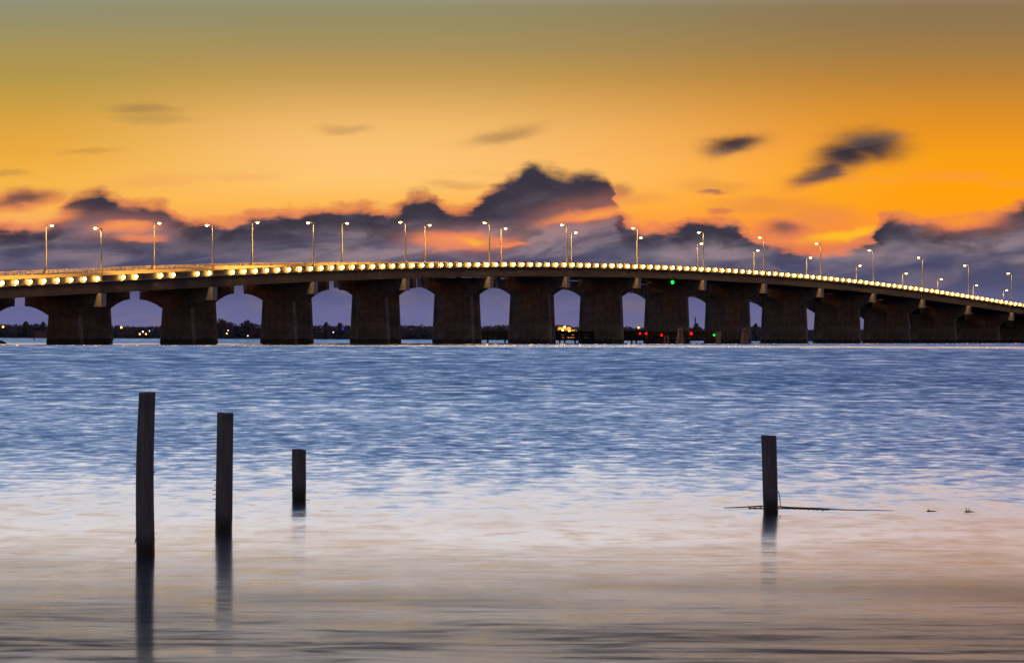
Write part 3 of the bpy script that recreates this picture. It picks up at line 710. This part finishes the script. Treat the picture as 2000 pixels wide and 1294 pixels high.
# ------------------------------------------------------------------ channel fenders, dolphins and navigation lights
def fender(k, t0, t1, label, h=3.1):
    r = empty('timber_fender', bw(k, t0, 0), RZ); tag(r, label, 'fender', 'timber fenders lining the channel')
    L = t1 - t0; n = int(L / 4.2); fr = random.Random(int(k * 100))
    for z0, z1, off in ((0.75, 1.15, 0), (1.55, 1.95, 0), (2.35, 2.9, 0.0)):
        bm = bmesh.new(); box(bm, -0.55, -0.2, 0, L, z0, z1); obj('wale', bm, M['fender'], r)
    for i in range(n + 1):
        y = L * i / n + fr.uniform(-.4, .4); bm = bmesh.new(); tube(bm, [(0, y, -2), (fr.uniform(-.03, .03), y, h + fr.uniform(-.2, .25))], [0.25, 0.2], 8); obj('pile', bm, M['fender'], r)
    up_, dn = [], []; yy = 0.0
    while yy < L:
        zt, zb = h - .1 + fr.uniform(-.25, .15), 1.2 + fr.uniform(-.35, .35)
        if fr.random() < .3: zt, zb = 2.6, 2.1
        up_ += [(yy, zt), (yy + 0.898, zt)]; dn += [(yy, zb), (yy + 0.898, zb)]; yy += 0.9
    bm = bmesh.new(); extrude_x(bm, up_ + dn[::-1], -0.68, -0.555); obj('plank_facing', bm, M['fender'], r)
fender(6.35, -1.6, 48, 'long dark timber fender across the gaps under the bridge, left of the channel')
fender(6.78, -9.0, 36, 'dark timber fender under the bridge right of the channel')
def dolphin(x, y_base, y_top, d, label):
    b = at(x, y_base, d); H = at(x, y_top, d).z; r = empty('pile_dolphin', (b.x, d, 0)); tag(r, label, 'pile cluster', 'pile dolphins at the channel')
    for i in range(7):
        a = 2 * math.pi * i / 6; q = 0.0 if i == 6 else 1.0
        bm = bmesh.new(); tube(bm, [(q * 1.05 * math.cos(a), q * 1.05 * math.sin(a), -2), (q * .85 * math.cos(a), q * .85 * math.sin(a), 0), (q * .36 * math.cos(a), q * .36 * math.sin(a), H + (0.25 if i == 6 else 0.05 * (i % 3)))], [0.2, 0.2, 0.17], 8)
        obj('pile', bm, M['pile'], r, smooth=True)
    bm = bmesh.new()
    for z in (H - .45, H - .6): tube(bm, [(0.6 * math.cos(2 * math.pi * j / 16), 0.6 * math.sin(2 * math.pi * j / 16), z) for j in range(17)], 0.05, 5, False)
    obj('binding_cable', bm, M['dark_metal'], r)
dolphin(1328.5, 669, 642, 1440, 'bound cluster of leaning piles left of the bright red light')
dolphin(1454.5, 669, 642, 1450, 'bound cluster of leaning piles to the right, before the ninth pier')
for x, lab in ((1298.5, 'single pale pile stub left of a near pair at the fender end'), (1305, 'single pale pile stub right of a near pair at the fender end')):
    p = at(x, 669, 1445); bm = bmesh.new(); tube(bm, [(0, 0, -2), (0, 0, at(x, 655, 1445).z)], [0.22, 0.19], 9)
    tag(obj('pile_stub', bm, M['pile'], None, (p.x, 1445, 0)), lab, 'pile', 'pile stubs at the fender end')
p = at(1403, 668, 1455); r = empty('gauge_hut', (p.x, 1455, 0)); tag(r, 'pale boxy gauge hut standing on its own base beside the green light', 'hut')
bm = bmesh.new(); box(bm, -0.55, 0.55, -.5, .5, -2, 1.62); obj('base', bm, M['pile'], r)
bm = bmesh.new(); box(bm, -0.68, 0.68, -.65, .65, 1.625, 2.75); bmesh.ops.bevel(bm, geom=bm.edges[:], offset=.05, affect='EDGES'); obj('cabin', bm, M['parapet'], r)
bm = bmesh.new(); box(bm, -.75, .75, -.72, .72, 2.753, 2.86); tube(bm, [(.45, 0, 2.86), (.45, 0, 3.4)], .06, 6); obj('roof', bm, M['galv'], r)
def nav(x, y, d, rr_, m, label):
    p = at(x, y, d); o = empty('navigation_light', p); tag(o, label, 'navigation light', 'navigation lights')
    bm = bmesh.new(); ball(bm, (0, -0.12, 0), rr_, rr_, rr_, 10, 7); obj('lamp', bm, m, o, smooth=True)
    bm = bmesh.new(); box(bm, -rr_ * .8, rr_ * .8, -.02, .25, -rr_ * 1.5, -rr_ * 0.9); tube(bm, [(0, .12, -rr_ * 1.5), (0, .12, min(-rr_ * 2, -p.z))] if p.z < 6 else [(0, .12, rr_), (0, .12, rr_ + 1.0)], .05, 6); obj('stand', bm, M['dark_metal'], o)
kf = 6.53
g_ = bw(kf, -0.2, elev(kf) + SOFFIT)
nav(1313.5, 551, g_.y - 0.3, 0.42, M['green'], 'green light hanging under the near bridge over the channel')
nav(1250, 651, 1462, 0.24, M['red'], 'left red light of the close pair beneath the amber lamp')
nav(1262, 651, 1462, 0.25, M['red'], 'right red light of the close pair beneath the amber lamp')
nav(1292, 654, 1462, 0.25, M['red'], 'small red light at the end of the left fender')
nav(1350, 651, 1455, 0.33, M['red'], 'largest red light, right of the pile cluster')
nav(999, 650, 1475, 0.2, M['red'], 'tiny red light on the fender in the fourth open gap')
nav(1394.5, 654, 1455, 0.24, M['green'], 'small green light just left of the pale gauge hut')
# marsh point at the left edge
bm = bmesh.new(); pm = at(-14, 669, 1150)
ball(bm, (0, 0, 0), 2.6, 4.0, 0.75, 20, 10)
for v in bm.verts: v.co += Vector((0, 0, 0.12 * mnoise.noise(v.co * 1.3)))
tag(obj('marsh_point', bm, M['leaf'], None, (pm.x, 1150, 0), smooth=True), kind='structure')
